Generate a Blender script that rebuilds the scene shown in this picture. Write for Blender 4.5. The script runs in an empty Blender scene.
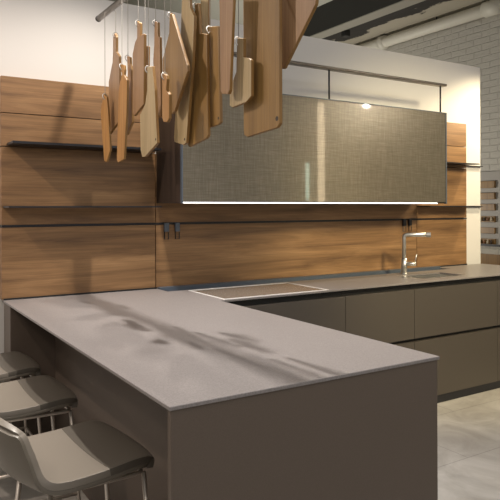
import bpy, bmesh, math, random
from mathutils import Vector, Matrix
random.seed(4)
R = math.radians
scene = bpy.context.scene
C = scene.collection

# ------------------------------------------------------------ camera
cd = bpy.data.cameras.new('camera')
cam = bpy.data.objects.new('camera', cd); C.objects.link(cam)
cam.location = (0, 0, 1.46)
cam.rotation_euler = (Matrix.Rotation(R(-32.057), 4, 'Z') @ Matrix.Rotation(R(90 - 0.017), 4, 'X') @ Matrix.Rotation(R(-0.182), 4, 'Z')).to_euler()
cd.sensor_width = 36; cd.sensor_fit = 'HORIZONTAL'
cd.lens = 36 * 620.938 / 500
cd.shift_y = -41.472 / 500
cd.clip_start = 0.05
scene.camera = cam

# ------------------------------------------------------------ light
scene.view_settings.view_transform = 'Standard'
scene.view_settings.look = 'None'
scene.view_settings.gamma = 1
scene.view_settings.use_curve_mapping = False
scene.view_settings.exposure = 0.14
world = bpy.data.worlds.new('world'); scene.world = world
world.use_nodes = True
bg = world.node_tree.nodes['Background']
bg.inputs[0].default_value = (1.0, 0.93, 0.84, 1); bg.inputs[1].default_value = 0.31

def spot(name, loc, target, power, angle, color=(1, .86, .68), blend=.6, radius=.03):
    l = bpy.data.lights.new(name, 'SPOT'); l.energy = power; l.spot_size = R(angle)
    l.spot_blend = blend; l.color = color; l.shadow_soft_size = radius
    o = bpy.data.objects.new(name, l); C.objects.link(o); o.location = loc
    o.rotation_euler = (Vector(target) - Vector(loc)).to_track_quat('-Z', 'Y').to_euler()
    return o
def area(name, loc, target, power, sx, sy, color):
    l = bpy.data.lights.new(name, 'AREA'); l.energy = power; l.shape = 'RECTANGLE'; l.size = sx; l.size_y = sy; l.color = color
    o = bpy.data.objects.new(name, l); C.objects.link(o); o.location = loc
    o.rotation_euler = (Vector(target) - Vector(loc)).to_track_quat('-Z', 'Y').to_euler()
    return o
spot('track_spot_left', (-.73, 3.2, 3.15), (.55, 3.2, 1.0), 118, 120, (1, .84, .72))
spot('track_spot_middle', (1.40, 3.2, 3.3), (1.1, 2.8, .9), 95, 135, (1, .90, .80))
spot('track_spot_peninsula', (1.24, 2.62, 3.6), (1.15, 2.5, .9), 330, 75, (1, .94, .88))
spot('track_spot_right', (5.6, 3.15, 3.2), (4.9, 3.95, 1.5), 150, 70, (1, .82, .50))
spot('wall_spot_end', (5.42, 3.42, 2.5), (4.95, 3.95, 2.0), 24, 130, (1, .84, .62), blend=1.0)
spot('track_spot_front', (3.4, .2, 3.3), (4.2, 3.8, 1.0), 600, 52, (1, .84, .52), radius=.3)
spot('track_spot_side', (6.0, .5, 2.9), (3.0, 3.9, 2.6), 45, 80, (1, .9, .78), radius=.02)
spot('stool_fill_spot', (-1.4, .6, 3.2), (.3, 2.4, .6), 70, 70, (1, .88, .76), radius=.08)  # added fill spot, no known fixture, brightens the stool backs
spot('brick_fill_spot', (5.0, 7.5, 1.2), (6.6, 6.5, 3.6), 190, 150, (1, .93, .82), radius=.2)  # fill spot added behind the partition to brighten the brick wall
area('overhead_fill', (1.5, -1.0, 3.6), (1.8, 2.4, .5), 40, 3.0, 2.0, (.95, .96, 1))  # added broad fill from above, not a fixture of the room

# ------------------------------------------------------------ materials
def mat(name, color, rough=.5, metal=0.0, spec=.5):
    m = bpy.data.materials.new(name); m.use_nodes = True
    b = m.node_tree.nodes['Principled BSDF']
    b.inputs['Base Color'].default_value = (*color, 1); b.inputs['Roughness'].default_value = rough
    b.inputs['Metallic'].default_value = metal; b.inputs['Specular IOR Level'].default_value = spec
    return m
def nd(m, t, **kw):
    n = m.node_tree.nodes.new(t)
    for k, v in kw.items():
        if k in n.inputs: n.inputs[k].default_value = v
        else: setattr(n, k, v)
    return n
def lk(m, a, b): m.node_tree.links.new(a, b)
def coords(m, scale, obj=True):
    tc = nd(m, 'ShaderNodeTexCoord'); mp = nd(m, 'ShaderNodeMapping')
    mp.inputs['Scale'].default_value = scale
    if obj:
        geo = nd(m, 'ShaderNodeNewGeometry'); lk(m, tc.outputs['Object'], mp.inputs[0])
    else: lk(m, tc.outputs['Object'], mp.inputs[0])
    return mp.outputs[0]
def ramp(m, fac, stops):
    r = nd(m, 'ShaderNodeValToRGB'); e = r.color_ramp.elements
    while len(e) < len(stops): e.new(.5)
    for el, (p, c) in zip(e, stops): el.position = p; el.color = (*c, 1)
    lk(m, fac, r.inputs[0]); return r.outputs[0]
def bump(m, h, strength, dist=.01):
    b = nd(m, 'ShaderNodeBump'); b.inputs['Strength'].default_value = strength; b.inputs['Distance'].default_value = dist
    lk(m, h, b.inputs['Height']); lk(m, b.outputs[0], m.node_tree.nodes['Principled BSDF'].inputs['Normal'])
def bc(m): return m.node_tree.nodes['Principled BSDF'].inputs['Base Color']
def mix(m, fac, a, b, typ='MIX'):
    n = nd(m, 'ShaderNodeMix', data_type='RGBA', blend_type=typ)
    if isinstance(fac, float): n.inputs[0].default_value = fac
    else: lk(m, fac, n.inputs[0])
    for i, v in ((6, a), (7, b)):
        if isinstance(v, tuple): n.inputs[i].default_value = (*v, 1)
        else: lk(m, v, n.inputs[i])
    return n.outputs[2]

def wood(name, dark, mid, light, axis='x', rough=.5, stretch=1.0):
    """long grain along one axis, drawn from stretched noise"""
    m = mat(name, mid, rough)
    s = {'x': (1.1, 14, 14), 'z': (14, 14, 1.1)}[axis]
    v = coords(m, tuple(a * stretch for a in s))
    n1 = nd(m, 'ShaderNodeTexNoise', Scale=1.0, Detail=8.0, Roughness=.62, Distortion=.6); lk(m, v, n1.inputs['Vector'])
    v2 = coords(m, tuple(a * stretch * (1.2 if a < 2 else 9) for a in s))
    n2 = nd(m, 'ShaderNodeTexNoise', Scale=1.0, Detail=5.0, Roughness=.7); lk(m, v2, n2.inputs['Vector'])
    c1 = ramp(m, n1.outputs[0], [(.30, dark), (.5, mid), (.70, light)])
    c2 = ramp(m, n2.outputs[0], [(.3, (.60, .57, .54)), (.6, (1, 1, 1))])
    lk(m, mix(m, .8, c1, c2, 'MULTIPLY'), bc(m))
    bump(m, n2.outputs[0], .12, .002)
    return m

M = {}
M['veneer'] = wood('walnut_veneer', (.128, .066, .027), (.265, .144, .060), (.38, .220, .100))
M['tan'] = wood('oak_board', (.185, .10, .026), (.26, .147, .043), (.32, .19, .062), 'z', .45)
M['rose'] = wood('beech_board', (.235, .125, .055), (.32, .182, .085), (.38, .225, .11), 'z', .45)
M['pale'] = wood('maple_board', (.35, .26, .135), (.44, .335, .185), (.51, .39, .225), 'z', .45)
M['amber'] = wood('cherry_board', (.27, .125, .030), (.38, .185, .048), (.46, .24, .075), 'z', .45)
M['edge'] = wood('dark_board_edge', (.17, .085, .018), (.25, .13, .03), (.31, .17, .05), 'z', .45)  # side faces of the boards, darker than the fronts
M['white'] = mat('white_plaster', (.62, .605, .585), .8)
m = M['white']; n = nd(m, 'ShaderNodeTexNoise', Scale=60.0, Detail=4.0); lk(m, coords(m, (1, 1, 1)), n.inputs['Vector']); bump(m, n.outputs[0], .05, .002)

m = M['stone'] = mat('taupe_stone', (.25, .23, .225), .40)
v = coords(m, (1, 1, 1))
n = nd(m, 'ShaderNodeTexNoise', Scale=220.0, Detail=3.0); lk(m, v, n.inputs['Vector'])
n2 = nd(m, 'ShaderNodeTexNoise', Scale=2.5, Detail=3.0); lk(m, v, n2.inputs['Vector'])
c = ramp(m, n.outputs[0], [(.35, (.185, .168, .164)), (.65, (.25, .23, .225))])
lk(m, mix(m, .35, c, ramp(m, n2.outputs[0], [(.3, (.85, .85, .85)), (.7, (1, 1, 1))]), 'MULTIPLY'), bc(m))
bump(m, n.outputs[0], .08, .001)

m = M['laminate'] = mat('brown_laminate', (.125, .093, .070), .5)
n = nd(m, 'ShaderNodeTexNoise', Scale=300.0, Detail=2.0); lk(m, coords(m, (1, 1, 1)), n.inputs['Vector'])
lk(m, ramp(m, n.outputs[0], [(.3, (.094, .071, .055)), (.7, (.110, .084, .066))]), bc(m)); bump(m, n.outputs[0], .05, .001)
M['cab'] = mat('olive_brown_lacquer', (.068, .057, .047), .42)
M['black'] = mat('black_recess', (.006, .006, .006), .6)
M['shelf'] = mat('black_metal', (.018, .018, .022), .4, .3)
M['dark_wood'] = wood('dark_carcass', (.02, .012, .008), (.032, .02, .014), (.045, .028, .02), 'z')
M['steel'] = mat('brushed_steel', (.66, .65, .63), .36, 1)
M['chrome'] = mat('satin_nickel', (.66, .60, .54), .42, .75)
M['alu'] = mat('blue_grey_aluminium', (.10, .12, .15), .4, .3)
M['hobglass'] = mat('bronze_ceramic_glass', (.17, .145, .122), .2)
M['hobframe'] = mat('polished_bevel', (.88, .87, .85), .3, .2)
M['cord'] = mat('steel_cord', (.30, .28, .25), .5, .2)
M['strap'] = mat('white_strap', (.85, .82, .76), .6)
M['pole'] = mat('brushed_pole', (.17, .15, .13), .35, .9)
M['duct'] = mat('dark_painted_steel', (.026, .026, .024), .6)
M['lit_soffit'] = mat('lit_underside_steel', (.30, .29, .25), .6)  # light on the beam's underside put into the colour
M['pipe'] = mat('white_pipe', (.66, .64, .56), .5)
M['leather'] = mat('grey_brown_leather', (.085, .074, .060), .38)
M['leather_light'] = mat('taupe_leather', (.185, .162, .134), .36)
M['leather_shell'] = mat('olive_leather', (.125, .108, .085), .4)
for k in ('leather', 'leather_light', 'leather_shell'):
    m = M[k]; n = nd(m, 'ShaderNodeTexVoronoi', Scale=420.0); lk(m, coords(m, (1, 1, 1)), n.inputs['Vector']); bump(m, n.outputs[0], .12, .001)
m = M['led'] = mat('led_diffuser', (.9, .9, .9), .4)
b = m.node_tree.nodes['Principled BSDF']; b.inputs['Emission Color'].default_value = (1, .97, .93, 1); b.inputs['Emission Strength'].default_value = 1.8
m = M['lamp'] = mat('added_lamp_glow', (.9, .8, .6), .4)  # glow of the column lamp added for its reflection
b = m.node_tree.nodes['Principled BSDF']; b.inputs['Emission Color'].default_value = (1, .78, .5, 1); b.inputs['Emission Strength'].default_value = 9.0

# woven bronze mesh behind glass
m = M['mesh'] = mat('woven_bronze_mesh', (.2, .17, .12), .30, .75)
v = coords(m, (10, 1, 210)); na = nd(m, 'ShaderNodeTexNoise', Scale=1.0, Detail=3.0); lk(m, v, na.inputs['Vector'])
v = coords(m, (230, 1, 9)); nb = nd(m, 'ShaderNodeTexNoise', Scale=1.0, Detail=3.0); lk(m, v, nb.inputs['Vector'])
mx = nd(m, 'ShaderNodeMath', operation='ADD'); lk(m, na.outputs[0], mx.inputs[0]); lk(m, nb.outputs[0], mx.inputs[1])
mh = nd(m, 'ShaderNodeMath', operation='MULTIPLY'); lk(m, mx.outputs[0], mh.inputs[0]); mh.inputs[1].default_value = .5
lk(m, ramp(m, mh.outputs[0], [(.36, (.165, .145, .108)), (.5, (.205, .18, .136)), (.64, (.26, .23, .178))]), bc(m))
bump(m, mh.outputs[0], .18, .002)
b = m.node_tree.nodes['Principled BSDF']; b.inputs['Coat Weight'].default_value = .8; b.inputs['Coat Roughness'].default_value = .035

# floor tiles
m = M['floor'] = mat('grey_floor_tile', (.4, .38, .34), .45)
v = coords(m, (1, 1, 1))
br = nd(m, 'ShaderNodeTexBrick', offset=.5); lk(m, v, br.inputs['Vector'])
br.inputs['Scale'].default_value = 1; br.inputs['Brick Width'].default_value = 1.2; br.inputs['Row Height'].default_value = .6
br.inputs['Mortar Size'].default_value = .003; br.inputs['Color1'].default_value = (1, 1, 1, 1); br.inputs['Color2'].default_value = (.93, .93, .93, 1); br.inputs['Mortar'].default_value = (.62, .62, .62, 1)
n = nd(m, 'ShaderNodeTexNoise', Scale=2.2, Detail=9.0, Roughness=.65, Distortion=1.6); lk(m, v, n.inputs['Vector'])
c = ramp(m, n.outputs[0], [(.3, (.29, .27, .245)), (.5, (.39, .37, .34)), (.7, (.50, .48, .45))])
lk(m, mix(m, 1.0, c, br.outputs[0], 'MULTIPLY'), bc(m))

# painted brick wall lying in the y-z plane
m = M['brick'] = mat('painted_brick', (.4, .38, .33), .75)
tc = nd(m, 'ShaderNodeTexCoord'); sp = nd(m, 'ShaderNodeSeparateXYZ'); cb = nd(m, 'ShaderNodeCombineXYZ')
lk(m, tc.outputs['Object'], sp.inputs[0]); lk(m, sp.outputs['Y'], cb.inputs['X']); lk(m, sp.outputs['Z'], cb.inputs['Y'])
nz = nd(m, 'ShaderNodeTexNoise', Scale=3.0, Detail=3.0); lk(m, cb.outputs[0], nz.inputs['Vector'])
dv = nd(m, 'ShaderNodeVectorMath', operation='MULTIPLY_ADD'); lk(m, nz.outputs['Color'], dv.inputs[0]); dv.inputs[1].default_value = (.03, .03, 0); lk(m, cb.outputs[0], dv.inputs[2])
br = nd(m, 'ShaderNodeTexBrick', offset=.5); lk(m, dv.outputs[0], br.inputs['Vector'])
br.inputs['Scale'].default_value = 1; br.inputs['Brick Width'].default_value = .25; br.inputs['Row Height'].default_value = .085
br.inputs['Mortar Size'].default_value = .008; br.inputs['Mortar Smooth'].default_value = .7
br.inputs['Color1'].default_value = (.50, .48, .43, 1); br.inputs['Color2'].default_value = (.52, .50, .445, 1); br.inputs['Mortar'].default_value = (.47, .45, .40, 1)
lk(m, br.outputs[0], bc(m))
n3 = nd(m, 'ShaderNodeTexNoise', Scale=18.0, Detail=5.0); lk(m, cb.outputs[0], n3.inputs['Vector'])
iv = nd(m, 'ShaderNodeMath', operation='SUBTRACT'); lk(m, n3.outputs[0], iv.inputs[0]); lk(m, br.outputs['Fac'], iv.inputs[1])
bump(m, iv.outputs[0], .6, .02)

M['ceiling'] = mat('pale_ceiling_paint', (.52, .52, .46), .8)
m = M['rough_ceiling'] = mat('peeling_concrete', (.1, .1, .1), .85)
v = coords(m, (1, .5, 1)); n = nd(m, 'ShaderNodeTexNoise', Scale=2.6, Detail=8.0, Roughness=.6); lk(m, v, n.inputs['Vector'])
sp = nd(m, 'ShaderNodeSeparateXYZ'); tc = nd(m, 'ShaderNodeTexCoord'); lk(m, tc.outputs['Object'], sp.inputs[0])
mr = nd(m, 'ShaderNodeMapRange'); lk(m, sp.outputs['X'], mr.inputs[0]); mr.inputs[1].default_value = 5.9; mr.inputs[2].default_value = 6.9; mr.inputs[3].default_value = -.35; mr.inputs[4].default_value = .35
ad = nd(m, 'ShaderNodeMath', operation='ADD'); lk(m, n.outputs[0], ad.inputs[0]); lk(m, mr.outputs[0], ad.inputs[1])
lk(m, ramp(m, ad.outputs[0], [(.56, (.03, .028, .025)), (.59, (.40, .37, .30))]), bc(m)); bump(m, ad.outputs[0], .6, .03)

# ------------------------------------------------------------ mesh helpers
def link(name, bm, mt, parent=None, smooth=False, bev=0.0, seg=2):
    bmesh.ops.recalc_face_normals(bm, faces=bm.faces)
    me = bpy.data.meshes.new(name); bm.to_mesh(me); bm.free()
    if smooth:
        for p in me.polygons: p.use_smooth = True
    o = bpy.data.objects.new(name, me); C.objects.link(o)
    if mt: me.materials.append(mt)
    if parent: o.parent = parent
    if bev:
        b = o.modifiers.new('bevel', 'BEVEL'); b.width = bev; b.segments = seg; b.limit_method = 'ANGLE'; b.angle_limit = R(40)
    return o
def bx(bm, x0, x1, y0, y1, z0, z1):
    v = [bm.verts.new(p) for p in ((x0, y0, z0), (x1, y0, z0), (x1, y1, z0), (x0, y1, z0), (x0, y0, z1), (x1, y0, z1), (x1, y1, z1), (x0, y1, z1))]
    for f in ((3, 2, 1, 0), (4, 5, 6, 7), (0, 1, 5, 4), (1, 2, 6, 5), (2, 3, 7, 6), (3, 0, 4, 7)): bm.faces.new([v[i] for i in f])
    return bm
def box(name, mt, x0, x1, y0, y1, z0, z1, parent=None, bev=0.0):
    """coordinates are world; a child keeps them because its parent's offset is taken off"""
    off = parent.location if parent else Vector((0, 0, 0))
    return link(name, bx(bmesh.new(), x0 - off.x, x1 - off.x, y0 - off.y, y1 - off.y, z0 - off.z, z1 - off.z), mt, parent, bev=bev)
def tube(bm, pts, r, seg=10, closed=False):
    """sweep a circle of radius r (or list of radii) along pts"""
    pts = [Vector(p) for p in pts]; n = len(pts); rings = []
    up = None
    for i, p in enumerate(pts):
        if closed: t = (pts[(i + 1) % n] - pts[i - 1]).normalized()
        else: t = (pts[min(i + 1, n - 1)] - pts[max(i - 1, 0)]).normalized()
        if up is None: up = Vector((0, 0, 1)) if abs(t.z) < .9 else Vector((1, 0, 0))
        a = t.cross(up).normalized(); b = a.cross(t).normalized(); up = b
        rr = r[i] if isinstance(r, (list, tuple)) else r
        rings.append([bm.verts.new(p + (a * math.cos(2 * math.pi * k / seg) + b * math.sin(2 * math.pi * k / seg)) * rr) for k in range(seg)])
    for i in range(n if closed else n - 1):
        A, B = rings[i], rings[(i + 1) % n]
        for k in range(seg): bm.faces.new((A[k], A[(k + 1) % seg], B[(k + 1) % seg], B[k]))
    if not closed:
        bm.faces.new(rings[0][::-1]); bm.faces.new(rings[-1])
    return bm
def arc(p0, p1, p2, n=6):
    """rounded corner p0-p1-p2 as a quadratic curve"""
    p0, p1, p2 = map(Vector, (p0, p1, p2))
    return [p0 * (1 - t) ** 2 + p1 * 2 * t * (1 - t) + p2 * t * t for t in [i / n for i in range(n + 1)]]
def empty(name, loc, label, cat, group=None, rz=0):
    o = bpy.data.objects.new(name, None); C.objects.link(o); o.location = loc; o.rotation_euler = (0, 0, rz)
    o.empty_display_size = .1
    return tag(o, label, cat, group)
def tag(o, label, cat, group=None):
    o['label'] = label; o['category'] = cat
    if group: o['group'] = group
    return o
def struct(o): o['kind'] = 'structure'; return o

# ------------------------------------------------------------ room shell
struct(box('floor', M['floor'], -4, 7.2, -3, 12, -.1, 0))
struct(box('wall_back', M['white'], -4, 5.145, 3.96, 4.12, 0, 2.833))
struct(box('wall_right', M['brick'], 7, 7.2, -3, 12, 0, 4.6))
struct(box('wall_far', M['white'], -4, 7.2, 12, 12.2, 0, 4.6))
struct(box('ceiling', M['ceiling'], -4, 5.98, 4.4, 12, 4.45, 4.6))
struct(box('ceiling', M['rough_ceiling'], 5.98, 7.0, 2.0, 12, 4.14, 4.6))
struct(box('baseboard_right', M['shelf'], 6.98, 7, -3, 12, 0, .08))

# ------------------------------------------------------------ overhead services
bt = empty('ceiling_beam', (5.87, 7, 4.05), 'dark steel beam with underside coloured pale as if lit, running under the ceiling', 'beam')
box('web', M['duct'], 5.76, 5.98, 2, 12, 4.062, 4.45, bt)
box('lit_underside', M['lit_soffit'], 5.76, 5.98, 2, 12, 4.05, 4.062, bt)  # thin plate whose paler colour stands in for light from below
hang = empty('pipe_hanger', (6.1, 7.05, 4.0), 'small dark bracket hanging beside the dark beam under ragged concrete', 'bracket')
box('rod', M['duct'], 6.09, 6.11, 7.04, 7.06, 4.1, 4.14, hang)
box('clamp', M['duct'], 6.05, 6.15, 7.0, 7.1, 4.0, 4.10, hang, .01)
pp = empty('ceiling_pipe', (6.86, 6, 4.02), 'thick white pipe running high along the painted brick wall', 'pipe')
bm = bmesh.new(); tube(bm, [(0, -4, 0), (0, 6, 0)], .08, 20); link('pipe_run', bm, M['pipe'], pp, True)
bm = bmesh.new(); tube(bm, [(0, -1.05, 0), (0, -.8, 0)], .10, 20); link('coupling', bm, M['pipe'], pp, True)
bm = bmesh.new(); tube(bm, [(0, 1.0, 0), (0, 1.1, 0)], .105, 20); link('coupling', bm, M['pipe'], pp, True)
for yy in (-2.6, 0, 2.8):
    bm = bmesh.new(); tube(bm, [(0, yy, .05), (0, yy, .12)], .012, 8); link('pipe_rod', bm, M['duct'], pp)

# spice rack board on the brick wall
rk = empty('wall_rack', (7.0, 5.2, .7), 'grey wall board with six wooden rails on the brick wall', 'rack')
box('back_board', mat('grey_board', (.36, .34, .31), .6), 6.975, 7.0, 4.9, 5.9, .98, 1.93, rk)
box('lower_panel', M['tan'], 6.97, 7.0, 4.9, 5.9, .55, .85, rk)
box('ledge', M['shelf'], 6.96, 7.0, 4.9, 5.9, .955, .98, rk)
rails = [(1.715, 1.808), (1.568, 1.655), (1.421, 1.508), (1.268, 1.348), (1.121, 1.201), (.985, 1.054)]
for z0, z1 in rails:
    box('rail', M['tan'], 6.945, 6.975, 5.13, 5.85, z0, z1, rk, .004)
jm = [mat('jar_pale', (.55, .48, .36), .3), mat('jar_dark', (.06, .04, .03), .3), mat('jar_red', (.25, .12, .06), .3)]
for row, (zb, words) in enumerate(((1.348, 'upper'), (1.054, 'lower'))):
    for k in range(6):
        bm = bmesh.new(); yy = 5.17 + k * .055
        zc = zb - .04 
        tube(bm, [(6.931, yy, zc - .025), (6.931, yy, zc + .01), (6.931, yy, zc + .015), (6.931, yy, zc + .028)], [.014, .014, .009, .009], 10)
        j = link('spice_jar', bm, jm[(k * 2 + row) % 3], None, True)
        tag(j, 'tiny spice jar lined up on the ' + words + ' stocked rail of the grey wall board', 'jar', 'spice jars on the ' + words + ' stocked rail')

# ------------------------------------------------------------ timber wall panelling
YW = 3.889
def panel(x0, x1, z0, z1, label):
    o = box('wall_panel', M['veneer'], x0, x1, YW, 3.96, z0, z1)
    # own origin so each panel shows its own grain
    o.data.transform(Matrix.Translation((-x0, -YW, -z0))); o.location = (x0, YW, z0)
    return tag(o, label, 'panel')
gl = .006
for x0, x1, w in ((.703, 1.680, 'left'), (1.686, 4.180, 'middle'), (4.186, 4.850, 'right')):
    for z0, z1, h in ((.925, 1.350, 'bottom'), (1.366, 1.830, 'second'), (1.836, 2.030, 'third'), (2.035, 2.250, 'top')):
        if w == 'middle' and h in ('third', 'top'): continue
        h2 = {'bottom': 'bottom board just above the worktop', 'second': 'second board up', 'third': 'third board up above the higher shelf', 'top': 'topmost board against the white wall'}[h]
        if w == 'middle': h2 = {'bottom': 'long bottom board with hooks on its upper edge', 'second': 'board directly behind the mesh cabinet'}[h]
        panel(x0, x1, z0, z1, 'brown wood wall panel, %s of the %s column' % (h2, w))
struct(box('trim_1', M['black'], .703, 4.85, YW + .03, 3.9595, 1.3501, 1.3659))
hr = box('hook_rail', M['shelf'], .703, 4.85, YW - .004, YW + .029, 1.352, 1.364)
tag(hr, 'thin black rail in the groove of the wood panelling', 'rail')

# shelves
def shelf(x0, x1, z, depth, label, t=.009):
    s = box('wall_shelf', M['shelf'], x0, x1, YW - depth, YW, z, z + t)
    return tag(s, label, 'shelf')
shelf(.735, 1.655, 1.838, .165, 'black wall shelf at upper left above a dim wood panel', .014)
shelf(.712, 1.655, 1.468, .165, 'thin black shelf at lower left, level with the cabinet bottom')
shelf(4.185, 4.85, 1.858, .15, 'short thin shelf at upper right beside the mesh cabinet')
shelf(4.185, 4.85, 1.468, .15, 'short thin shelf at lower right above the sink')
for z, w in ((1.858, 'upper'), (1.468, 'lower')):
    s = box('shelf_rod', M['shelf'], 4.851, 5.145, 3.93, 3.9595, z, z + .006)
    tag(s, 'thin black rod across the white wall end, %s of the two' % w, 'rod')

# hooks
def hook(x, label, grp):
    r_ = empty('wall_hook', (x, YW, 1.358), label, 'hook', grp)
    bm = bmesh.new(); bx(bm, -.017, .017, -.022, -.004, -.055, .006); link('hook_plate', bm, M['alu'] if x < 3 else M['shelf'], r_, bev=.003)
    bm = bmesh.new(); tube(bm, [(-.014, -.013, -.05), (-.014, -.013, -.105), (.012, -.02, -.105), (.012, -.02, -.06)], .0035, 8); link('hook_loop', bm, M['shelf'], r_, True)
hook(1.757, 'black hook on rail near left, first from left', 'left pair'); hook(1.838, 'black hook on rail near left, second from left', 'left pair')
hook(4.015, 'black hook on rail behind the tap, left one of the pair', 'right pair'); hook(4.085, 'black hook on rail behind the tap, right one of the pair', 'right pair')

# ------------------------------------------------------------ wall cabinet with mesh front
cb_ = empty('wall_cabinet', (2.9, YW, 1.49), 'long wall cabinet with woven bronze mesh glass front and light strip beneath', 'cabinet')
CX0, CX1, CY, CZ0, CZ1 = 1.690, 4.118, 3.50, 1.492, 2.247
box('carcass', M['dark_wood'], CX0, CX1, CY + .02, YW, CZ0 + .004, CZ1 - .004, cb_)
box('door', M['mesh'], CX0 + .008, CX1 - .012, CY, CY + .018, CZ0 + .014, CZ1 - .006, cb_)
bm = bmesh.new(); l = cb_.location
for a in ((CX0, CX0 + .008, CZ0, CZ1), (CX1 - .012, CX1, CZ0, CZ1), (CX0 + .0085, CX1 - .0125, CZ1 - .006, CZ1)):
    bx(bm, a[0] - l.x, a[1] - l.x, CY - .004 - l.y, CY + .018 - l.y, a[2] - l.z, a[3] - l.z)
link('door_frame', bm, M['alu'], cb_)
box('light_strip', M['led'], CX0 + .01, 4.0, CY - .006, CY + .012, CZ0 + .001, CZ0 + .009, cb_)

# light rail over the cabinet
lr = empty('cabinet_rail', (2.95, 3.6, 2.25), 'slim grey rail on thin posts above the mesh cabinet', 'rail')
box('top_bar', M['pole'], 1.70, 4.21, 3.57, 3.63, 2.488, 2.508, lr, .004)
for x in (1.76, 2.952, 4.160):
    bm = bmesh.new(); tube(bm, [(x - 2.95, 0, -.004), (x - 2.95, 0, .24)], .007, 10); link('post', bm, M['shelf'], lr, True)

# ------------------------------------------------------------ worktop (L shape with sink and channel openings)
def slab_cells(xs, ys, keep):
    bm = bmesh.new(); vt = {}
    def V(x, y, z):
        k = (round(x, 4), round(y, 4), z)
        if k not in vt: vt[k] = bm.verts.new((x, y, z))
        return vt[k]
    cells = {(i, j) for i in range(len(xs) - 1) for j in range(len(ys) - 1) if keep((xs[i] + xs[i + 1]) / 2, (ys[j] + ys[j + 1]) / 2)}
    z0, z1 = .908, .92
    for i, j in cells:
        x0, x1, y0, y1 = xs[i], xs[i + 1], ys[j], ys[j + 1]
        bm.faces.new([V(x0, y0, z1), V(x1, y0, z1), V(x1, y1, z1), V(x0, y1, z1)])
        bm.faces.new([V(x0, y1, z0), V(x1, y1, z0), V(x1, y0, z0), V(x0, y0, z0)])
        for (di, dj, a, b) in ((-1, 0, (x0, y1), (x0, y0)), (1, 0, (x1, y0), (x1, y1)), (0, -1, (x0, y0), (x1, y0)), (0, 1, (x1, y1), (x0, y1))):
            if (i + di, j + dj) not in cells: bm.faces.new([V(*a, z0), V(*b, z0), V(*b, z1), V(*a, z1)])
    return bm
X0, X1, YN, YF, XR = .710, 1.782, 1.548, 3.183, 5.07
SX0, SX1, SY0, SY1 = 3.62, 4.10, 3.30, 3.56
HX0, HX1, HY0, HY1 = 1.82, 2.615, 3.197, 3.675
KX0, KX1, KY0, KY1 = 1.69, 4.42, 3.712, 3.878
xs = sorted({X0, X1, XR, SX0, SX1, HX0, HX1, KX0, KX1}); ys = sorted({YN, YF, SY0, SY1, HY0, HY1, KY0, KY1, YW})
def keep(x, y):
    if x > X1 and y < YF: return False
    if SX0 < x < SX1 and SY0 < y < SY1: return False
    if HX0 < x < HX1 and HY0 < y < HY1: return False
    if KX0 < x < KX1 and KY0 < y < KY1: return False
    return True
wt = link('worktop', slab_cells(xs, ys, keep), M['stone'], bev=.0015, seg=1)
tag(wt, 'L-shaped taupe stone worktop covering peninsula and sink run', 'worktop')

struct(box('trim_2', M['black'], .712, 1.689, YW - .007, YW, .9201, .930))
struct(box('trim_3', M['black'], 4.421, 4.85, YW - .007, YW, .9201, .930))

# channel at the back of the worktop
ch = empty('worktop_channel', (3.0, 3.81, .86), 'dark recessed utensil channel along back of the worktop', 'channel')
box('trough_floor', M['alu'], KX0, KX1, KY0, KY1, .897, .9, ch)
box('front_lip', M['alu'], KX0, KX1, KY0, KY0 + .006, .9, .9205, ch)
box('back_lip', M['alu'], KX0, KX1, KY1 - .05, KY1, .9, .932, ch)
box('end_lip', M['shelf'], KX0, KX0 + .006, KY0 + .006, KY1 - .05, .9, .9205, ch)

# hob
hb = empty('induction_hob', (2.2, 3.43, .9), 'flush brown glass induction hob with bright silver edge', 'hob')
box('glass', M['hobglass'], HX0 + .012, HX1 - .012, HY0 + .014, HY1 - .014, .905, .9205, hb)
bm = bmesh.new(); l = hb.location
for a in ((HX0, HX1, HY0, HY0 + .012), (HX0, HX1, HY1 - .012, HY1), (HX0, HX0 + .012, HY0 + .0122, HY1 - .0122), (HX1 - .012, HX1, HY0 + .0122, HY1 - .0122)):
    bx(bm, a[0] - l.x, a[1] - l.x, a[2] - l.y, a[3] - l.y, .905 - l.z, .9225 - l.z)
link('bevel_frame', bm, M['hobframe'], hb)

# sink
sk = empty('kitchen_sink', (3.86, 3.43, .72), 'square steel sink set into the worktop near its right end', 'sink')
l = sk.location; bm = bmesh.new(); t = .004
bx(bm, SX0 - l.x, SX1 - l.x, SY0 - l.y, SY1 - l.y, 0, t)
for a in ((SX0, SX1, SY0, SY0 + t), (SX0, SX1, SY1 - t, SY1), (SX0, SX0 + t, SY0 + t, SY1 - t), (SX1 - t, SX1, SY0 + t, SY1 - t)):
    bx(bm, a[0] - l.x, a[1] - l.x, a[2] - l.y, a[3] - l.y, t, .187)
link('basin', bm, M['steel'], sk)
bm = bmesh.new()
for a in ((SX0 - .012, SX1 + .012, SY0 - .012, SY0), (SX0 - .012, SX1 + .012, SY1, SY1 + .012), (SX0 - .012, SX0, SY0, SY1), (SX1, SX1 + .012, SY0, SY1)):
    bx(bm, a[0] - l.x, a[1] - l.x, a[2] - l.y, a[3] - l.y, .2, .2015)
link('rim', bm, M['steel'], sk)
bm = bmesh.new(); tube(bm, [(0, 0, t), (0, 0, t + .004)], .04, 20); link('drain', bm, M['chrome'], sk, True)
# pop-up knob
pk = bmesh.new(); tube(pk, [(3.575, 3.45, .92), (3.575, 3.45, .932)], .018, 16)
tag(link('drain_knob', pk, M['steel'], None, False, .002), 'small round steel knob on worktop left of the sink', 'knob')

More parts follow.
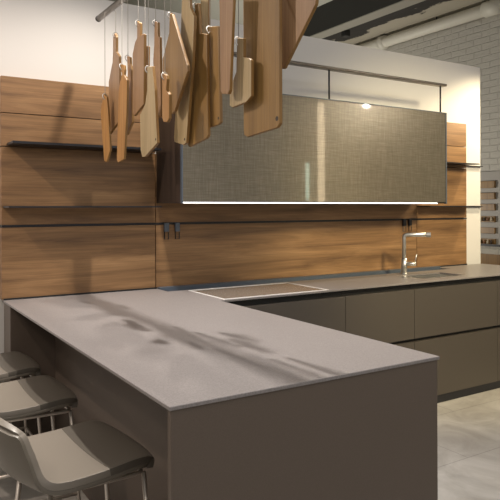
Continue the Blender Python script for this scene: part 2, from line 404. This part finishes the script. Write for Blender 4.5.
# tap
fx, fy = 3.745, 3.62
fa = empty('kitchen_tap', (fx, fy, .92), 'tall right-angled steel tap with side lever behind the sink', 'tap')
bm = bmesh.new(); tube(bm, [(0, 0, 0), (0, 0, .012)], .03, 20); link('base', bm, M['steel'], fa, False, .002)
bm = bmesh.new(); tube(bm, [(0, 0, .012), (0, 0, .13)], .024, 20); link('body', bm, M['steel'], fa, True)
aim = Vector((.64, -.77, 0)).normalized()
bm = bmesh.new(); tube(bm, [Vector((0, 0, .13))] + arc((0, 0, .295), (0, 0, .322), aim * .03 + Vector((0, 0, .322)), 6) + [aim * .205 + Vector((0, 0, .322))], .0165, 16); link('spout', bm, M['steel'], fa, True)
bm = bmesh.new(); tube(bm, [aim * .175 + Vector((0, 0, .322)), aim * .21 + Vector((0, 0, .322))], .0195, 16); link('spray_head', bm, M['steel'], fa)
bm = bmesh.new(); tube(bm, [aim * .018 + Vector((0, 0, .085)), aim * .095 + Vector((0, 0, .085))], .016, 14); link('lever_hub', bm, M['steel'], fa, True)
bm = bmesh.new(); tube(bm, [aim * .085 + Vector((0, 0, .09)), aim * .10 + Vector((0, 0, .165))], .0045, 10); link('lever', bm, M['steel'], fa, True)

# ------------------------------------------------------------ base cabinets
cabx = [(1.81, 2.747), (2.747, 3.400), (3.400, 4.347), (4.347, 5.05)]
cabl = ['base cabinet with plain olive-brown drawers under the hob, nearest the peninsula', 'narrower olive-brown base cabinet between the hob and sink cabinets',
        'wide olive-brown drawer cabinet below the sink', 'olive-brown base cabinet at the right end past the sink']
for (a, b), lb in zip(cabx, cabl):
    c_ = empty('base_cabinet', ((a + b) / 2, 3.5, .07), lb, 'cabinet')
    car = box('carcass', M['black'], a + .001, b - .001, 3.235, 3.72, .07, .70 if (a < 4.2) else .86, c_)
    box('drawer_front', M['cab'], a + .0015, b - .0015, 3.185, 3.215, .510, .868, c_, .0015)
    box('drawer_front', M['cab'], a + .0015, b - .0015, 3.185, 3.215, .060, .486, c_, .0015)
    box('grip_profile', M['black'], a + .001, b - .001, 3.216, 3.234, .0, .868, c_)
    box('support_rail', M['black'], a + .001, b - .001, 3.225, 3.28, .8685, .9045, c_)
pl_ = box('plinth', M['shelf'], 1.78, 5.04, 3.19, 3.21, 0, .0595)
tag(pl_, 'low black plinth under the olive-brown base cabinets', 'plinth')
ep = box('end_panel', M['cab'], 5.05, 5.066, 3.2, 3.88, 0, .9075)
tag(ep, 'side panel closing the right end of the cabinet run', 'panel')

# ------------------------------------------------------------ peninsula
pn = empty('peninsula', (1.23, 2.6, 0), 'brown peninsula base with knee space on its left side', 'kitchen island')
box('end_panel', M['laminate'], X0 + .006, X1 - .006, YN + .006, YN + .028, 0, .9075, pn, .0015)
box('knee_panel', M['laminate'], 0.965, .985, YN + .0285, 3.70, 0, .9075, pn)
box('wall_block', M['laminate'], X0 + .004, .985, 3.7005, 3.884, 0, .9075, pn, .001)
box('cabinet_front', M['laminate'], X1 - .028, X1 - .006, YN + .0285, 3.18, .07, .880, pn)
box('carcass', M['dark_wood'], .986, X1 - .029, YN + .03, 3.6, .07, .9, pn)
box('toe_kick', M['shelf'], X1 - .08, X1 - .06, YN + .03, 3.18, 0, .069, pn)

# ------------------------------------------------------------ stools
def sstep(a, b, t):
    t = max(0, min(1, (t - a) / (b - a))); return t * t * (3 - 2 * t)
PROF = [(.235, .607, .195), (.232, .628, .203), (.215, .641, .210), (.17, .647, .216), (.10, .643, .220), (.03, .637, .223), (-.04, .634, .225),
        (-.105, .636, .226), (-.155, .645, .224), (-.195, .665, .216), (-.222, .700, .202), (-.242, .755, .188), (-.256, .815, .172), (-.266, .838, .160)]
def seat_pt(u, v):
    """u runs along the profile from the front edge to the top of the back, v across the seat"""
    k = u * (len(PROF) - 1); i = min(int(k), len(PROF) - 2); f = k - i
    def cr(c):
        p = [PROF[max(0, min(len(PROF) - 1, i + d))][c] for d in (-1, 0, 1, 2)]
        return .5 * (2 * p[1] + (p[2] - p[0]) * f + (2 * p[0] - 5 * p[1] + 4 * p[2] - p[3]) * f * f + (3 * p[1] - p[0] - 3 * p[2] + p[3]) * f ** 3)
    x, z, w = cr(0), cr(1), cr(2)
    b = sstep(.45, .85, u)
    x += b * .06 * abs(v) ** 2.2                       # back wraps round the sitter
    x -= (1 - sstep(0, .35, u)) * .03 * v * v          # bowed front edge
    z += (1 - b) * (.012 * v * v) - sstep(.78, 1, u) * .035 * abs(v) ** 3
    z -= (1 - sstep(0, .3, u)) * .014 * v ** 4
    return Vector((x, v * w, z))
def sheet(u0, u1, off, thick, nu=22, nv=20):
    bm = bmesh.new(); g = [[None] * (nv + 1) for _ in range(nu + 1)]; h = [[None] * (nv + 1) for _ in range(nu + 1)]
    for i in range(nu + 1):
        for j in range(nv + 1):
            u = u0 + (u1 - u0) * i / nu; v = -1 + 2 * j / nv
            p = seat_pt(u, v); e = 1e-3
            uu = min(max(u, e), 1 - e); vv = min(max(v, -1 + e), 1 - e)
            n_ = (seat_pt(uu, vv + e) - seat_pt(uu, vv - e)).cross(seat_pt(uu + e, vv) - seat_pt(uu - e, vv)).normalized()
            g[i][j] = bm.verts.new(p + n_ * off); h[i][j] = bm.verts.new(p + n_ * (off - thick))
    for i in range(nu):
        for j in range(nv):
            bm.faces.new((g[i][j], g[i + 1][j], g[i + 1][j + 1], g[i][j + 1])); bm.faces.new((h[i][j], h[i][j + 1], h[i + 1][j + 1], h[i + 1][j]))
    for i in range(nu):
        bm.faces.new((g[i][0], h[i][0], h[i + 1][0], g[i + 1][0])); bm.faces.new((g[i][nv], g[i + 1][nv], h[i + 1][nv], h[i][nv]))
    for j in range(nv):
        bm.faces.new((g[0][j], g[0][j + 1], h[0][j + 1], h[0][j])); bm.faces.new((g[nu][j], h[nu][j], h[nu][j + 1], g[nu][j + 1]))
    return bm
def make_stool(label):
    s = empty('bar_stool', (0, 0, 0), label, 'stool', 'bar stools at the peninsula')
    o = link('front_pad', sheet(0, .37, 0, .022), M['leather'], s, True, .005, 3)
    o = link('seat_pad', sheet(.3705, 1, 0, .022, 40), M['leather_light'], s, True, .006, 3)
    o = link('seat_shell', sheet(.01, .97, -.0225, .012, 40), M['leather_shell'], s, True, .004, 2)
    z = .585
    bm = bmesh.new()
    ring = []
    cs = [(.185, -.165), (.185, .165), (-.12, .15), (-.12, -.15)]
    for k in range(4):
        p = Vector((*cs[k], z)); a = Vector((*cs[k - 1], z)); c = Vector((*cs[(k + 1) % 4], z))
        ring += arc(p + (a - p).normalized() * .03, p, p + (c - p).normalized() * .03, 4)
    tube(bm, ring, .008, 8, True); link('seat_frame', bm, M['chrome'], s, True)
    feet = []
    for (x, y) in cs:
        f = Vector((x + (.045 if x > 0 else -.065), y * 1.15, .006)); feet.append(f)
        bm = bmesh.new(); tube(bm, [(x, y, z), f], .0085, 10); link('leg', bm, M['chrome'], s, True)
    def at(i, t): return Vector((*cs[i], z)).lerp(feet[i], t)
    for a, b in ((0, 1), (1, 2), (2, 3), (3, 0)):
        bm = bmesh.new(); tube(bm, [at(a, .62), at(b, .62)], .0075, 10); link('footrest_bar', bm, M['chrome'], s, True)
    bm = bmesh.new(); bx(bm, -.11, .18, -.03, .03, .578, .597); link('mount_plate', bm, M['shelf'], s)
    return s
st = make_stool('grey-brown leather bar stool nearest the viewer, back edge fully seen')
st.location = (.597, 2.09, 0); st.rotation_euler = (0, 0, R(4))
def clone(root, loc, rz, label):
    r_ = root.copy(); C.objects.link(r_); r_.location = loc; r_.rotation_euler = (0, 0, rz); r_['label'] = label
    for ch_ in list(root.children):
        c2 = ch_.copy(); C.objects.link(c2); c2.parent = r_
    return r_
clone(st, (.582, 2.86, 0), R(0), 'grey-brown leather bar stool in the middle of the row of three')
clone(st, (.572, 3.465, 0), R(0), 'grey-brown leather bar stool farthest back, next to the white wall')

# ------------------------------------------------------------ two lamps added out of view for the pale streaks in the bronze mesh
cl = empty('added_column_lamp', (5.75, -.2, 0), 'slim lit column lamp added out of view to mirror as a pale streak in the bronze cabinet front', 'lamp')
box('base', M['shelf'], 5.63, 5.87, -.32, -.08, 0, .03, cl, .005)
box('glow_tube', M['lamp'], 5.71, 5.79, -.24, -.16, .03, 3.0, cl, .01)

m = M['added_green_glow'] = mat('added_green_white_glow', (.8, .9, .8), .4)  # glow of the wall light added for its reflection
b = m.node_tree.nodes['Principled BSDF']; b.inputs['Emission Color'].default_value = (.75, 1, .8, 1); b.inputs['Emission Strength'].default_value = 8.0
wl = empty('added_wall_light', (7, -2.12, 1.95), 'slim green-white wall light added out of view to mirror in the lower middle of the cabinet front', 'lamp')
box('mount', M['shelf'], 6.98, 7.0, -2.16, -2.08, 1.60, 2.30, wl)
box('glow_bar', M['added_green_glow'], 6.94, 6.98, -2.15, -2.09, 1.61, 2.29, wl)

# ------------------------------------------------------------ hanging rail and cutting boards
hp = empty('hanging_rail', (1.21, 2.5, 2.60), 'round metal ceiling rail from which the wooden boards hang', 'rail')
bm = bmesh.new(); tube(bm, [(0, -1.2, 0), (0, 1.13, 0)], .017, 16); link('rail_tube', bm, M['pole'], hp, True)
bm = bmesh.new(); tube(bm, [(0, 1.13, 0), (0, 1.142, 0)], .0185, 16); link('end_cap', bm, M['shelf'], hp)
for yy in (-.8, .55):
    bm = bmesh.new(); tube(bm, [(0, yy, .016), (0, yy, 2.0)], .004, 6); link('suspension_wire', bm, M['cord'], hp)
BOARDS = [
    ('amber', [1.17, 3.426, 2.1], 14, [(0.0003, 0.0088), (0.0256, -0.0086), (0.0401, -0.0949), (0.0589, -0.3102), (0.0234, -0.3756), (-0.0019, -0.3685), (-0.0362, -0.0865), (-0.0256, -0.0421)]),
    ('rose', [1.22, 3.401, 2.448], -6, [(-0.0186, -0.0012), (0.0168, 0.0069), (0.0509, -0.0243), (0.0498, -0.1082), (0.1168, -0.1455), (0.1301, -0.4727), (0.0898, -0.5061), (-0.1108, -0.5509), (-0.129, -0.2436), (-0.0324, -0.1468), (-0.0198, -0.0923)]),
    ('amber', [1.16, 3.111, 2.213], 16, [(-0.0085, 0.0038), (0.0173, -0.0028), (0.0215, -0.0296), (0.0171, -0.055), (0.0425, -0.0847), (0.0374, -0.2399), (0.0147, -0.4932), (-0.0374, -0.5088), (-0.0505, -0.4949), (-0.031, -0.127), (-0.0177, -0.0867), (-0.0001, -0.0472), (-0.0104, -0.0195)]),
    ('rose', [1.205, 3.142, 2.267], 8, [(-0.0126, 0.0076), (0.0196, -0.0038), (0.0215, -0.0412), (0.0372, -0.0756), (0.0407, -0.3502), (-0.0154, -0.4135), (-0.0316, -0.3959), (-0.0222, -0.1188), (-0.0057, -0.0948)]),
    ('rose', [1.17, 2.912, 2.389], -5, [(-0.0175, 0.0094), (0.0327, -0.014), (0.032, -0.0779), (0.0649, -0.0763), (0.097, -0.0844), (0.0854, -0.4211), (-0.0747, -0.4579), (-0.1011, -0.439), (-0.0977, -0.1377), (-0.0531, -0.0871), (-0.0184, -0.0754)]),
    ('amber', [1.225, 2.937, 2.277], 4, [(-0.028, 0.0113), (0.0144, 0.0023), (0.0103, -0.1178), (-0.0075, -0.2665), (-0.0531, -0.3215), (-0.0644, -0.2995), (-0.0402, -0.1086)]),
    ('pale', [1.125, 2.669, 2.108], -3, [(-0.0264, 0.0096), (0.0402, 0.0007), (0.0716, -0.1137), (0.1011, -0.3551), (-0.0648, -0.4053), (-0.1, -0.4027), (-0.1211, -0.3678), (-0.1267, -0.1999), (-0.0555, -0.1579), (-0.0274, -0.097)]),
    ('rose', [1.19, 2.74, 2.348], 5, [(-0.0138, 0.0079), (0.0177, -0.0045), (0.0192, -0.0711), (0.0367, -0.0797), (0.0487, -0.4532), (0.0098, -0.458), (-0.0147, -0.4264), (-0.028, -0.1756), (-0.0176, -0.1059)]),
    ('amber', [1.1, 2.452, 2.033], 3, [(-0.0183, 0.003), (0.0004, 0.0061), (0.0235, -0.0044), (0.0307, -0.0226), (0.023, -0.0681), (0.0502, -0.0893), (0.0495, -0.1905), (0.0312, -0.2053), (-0.001, -0.2016), (-0.0149, -0.1827), (-0.0141, -0.0623), (-0.0157, -0.019)]),
    ('tan', [1.165, 2.514, 2.321], -4, [(-0.0186, 0.01), (0.0123, -0.003), (0.1838, -0.263), (0.189, -0.2891), (0.0388, -0.4344), (0.0022, -0.4425), (-0.0413, -0.4097), (-0.1109, -0.2255), (-0.1131, -0.1792), (-0.0256, -0.0773)]),
    ('pale', [1.205, 2.445, 2.371], -5, [(-0.0489, 0.041), (0.0354, 0.0149), (0.0466, -0.0487), (0.0921, -0.0957), (0.0737, -0.2568), (-0.0059, -0.6242), (-0.0425, -0.6296), (-0.1509, -0.6058), (-0.16, -0.5866), (-0.1294, -0.4167), (-0.0761, -0.2013), (-0.0623, -0.0707)]),
    ('tan', [1.235, 2.404, 2.342], 3, [(-0.0171, 0.0095), (0.0173, 0.0045), (0.025, -0.1267), (0.0831, -0.1445), (0.0927, -0.5723), (0.0763, -0.5855), (-0.0697, -0.6095), (-0.0831, -0.5995), (-0.0272, -0.2107)]),
    ('pale', [1.285, 2.429, 2.398], 0, [(-0.0329, 0.0272), (0.0376, 0.0063), (0.0342, -0.4992), (0.0155, -0.5142), (-0.0318, -0.5079)]),
    ('tan', [1.265, 2.311, 2.224], -5, [(-0.0476, 0.017), (0.0522, -0.005), (0.0693, -0.4065), (0.049, -0.4144), (-0.0402, -0.4164), (-0.051, -0.4043)]),
    ('rose', [1.19, 2.069, 2.276], 4, [(-0.0488, 0.0291), (0.0508, 0.0008), (0.0219, -0.3646), (0.0116, -0.3783), (-0.0299, -0.372), (-0.0405, -0.3587)]),
    ('pale', [1.235, 2.041, 2.11], 0, [(-0.0219, 0.0096), (0.0226, -0.0009), (0.0222, -0.0732), (0.0653, -0.0859), (0.0793, -0.0963), (0.0785, -0.2305), (0.0429, -0.2477), (-0.0618, -0.2539), (-0.0813, -0.2433), (-0.0808, -0.1742), (-0.0303, -0.1205)]),
    ('tan', [1.275, 1.946, 2.293], 0, [(-0.1364, 0.0649), (0.1113, -0.0128), (0.1116, -0.5267), (0.0957, -0.5411), (-0.1103, -0.555), (-0.1326, -0.5449), (-0.1362, -0.5249)]),
    ('rose', [1.325, 1.8, 2.25], 1, [(-0.0913, 0.0573), (0.0691, 0.0076), (0.1128, -0.0712), (0.11, -0.0877), (-0.0743, -0.2726), (-0.0868, -0.2739), (-0.0929, -0.2393)]),
]
LAB = [
 'small amber board at the far left end of the row',
 'dusky beech board with a long thin handle, second from far end',
 'narrow orange board with round knob handle hanging beside the thin-handled beech board',
 'slim beech strip board between two orange-edged boards',
 'beech board with angled top and rope on its notched handle',
 'short orange board edge showing behind the notched-handle board',
 'pale straight-topped board with cut-off lower corner near the cabinet end',
 'narrow beech board with stub handle right of the pale board',
 'little amber paddle with a round knob, shortest in the row',
 'pointed kite-shaped tan board',
 'long pale board tapering downward beside the kite-shaped board',
 'long tan board with a short handle and square shoulders',
 'pale strip board hanging high behind the tan handled board',
 'tan square-topped board with pale cord loop and small burnt mark',
 'long pinkish board narrowing to its blunt bottom end',
 'small pale paddle board with handle and looped white cord',
 'largest tan board with rounded lower corners and small burnt mark',
 'big beech board with a pointed bottom, rightmost of the row']
def board(i, tone, h, yaw, pts):
    b_ = empty('cutting_board', h, LAB[i], 'cutting board', 'wooden boards hanging over the peninsula', R(yaw))
    # local frame: -y is towards the viewer's right, +x is away, so width w -> local -y
    T = .014
    bm = bmesh.new()
    fr = [bm.verts.new((0, -w, z)) for w, z in pts]; bk = [bm.verts.new((T, -w, z)) for w, z in pts]
    bm.faces.new(fr); bm.faces.new(bk[::-1]); n = len(pts)
    for k in range(n): bm.faces.new((fr[k], bk[k], bk[(k + 1) % n], fr[(k + 1) % n])).material_index = 1
    o = link('board', bm, M[tone], b_, False, .0025, 2)
    o.data.materials.append(M['edge'])
    o.location = (0, 0, 0)
    # knotted cord up to the rail
    top = max(z for w, z in pts)
    inv = Matrix.Rotation(-R(yaw), 3, 'Z')
    w0 = min(pts, key=lambda p: (top - p[1]) * 3 + abs(p[0]))[0]
    tp = Vector((T / 2, -w0, top + .004))
    bm = bmesh.new(); up_ = tp + Vector((0, 0, 2.575 - h[2] - tp.z)); rail_ = up_ + inv @ Vector((1.21 - h[0] - (Matrix.Rotation(R(yaw), 3, 'Z') @ tp).x, 0, .012)); tube(bm, [tp, tp.lerp(up_, .5), up_, rail_], .0016, 6); link('cord', bm, M['cord'], b_)
    bm = bmesh.new()
    c0 = Vector((T / 2, -w0, top - .012)); rr = .018
    tube(bm, [c0 + Vector((math.cos(a) * .016, math.sin(a) * .006, math.sin(a) * rr)) for a in [2 * math.pi * k / 12 for k in range(12)]], .0025, 6, True)
    link('cord_knot', bm, M['strap'] if i in (10, 13, 15) else M['cord'], b_, True)
    if i in (6, 10, 13, 16):
        w1, z1 = {6: pts[3], 10: pts[5], 13: pts[2], 16: pts[2]}[i]
        bm = bmesh.new(); tube(bm, [(-.0008, -(w1 - .016), z1 + .018), (.0005, -(w1 - .016), z1 + .018)], .006 if i != 16 else .009, 10)
        link('burnt_mark', bm, M['dark_wood'], b_)
for i, (tone, h, yaw, pts) in enumerate(BOARDS): board(i, tone, h, yaw, pts)
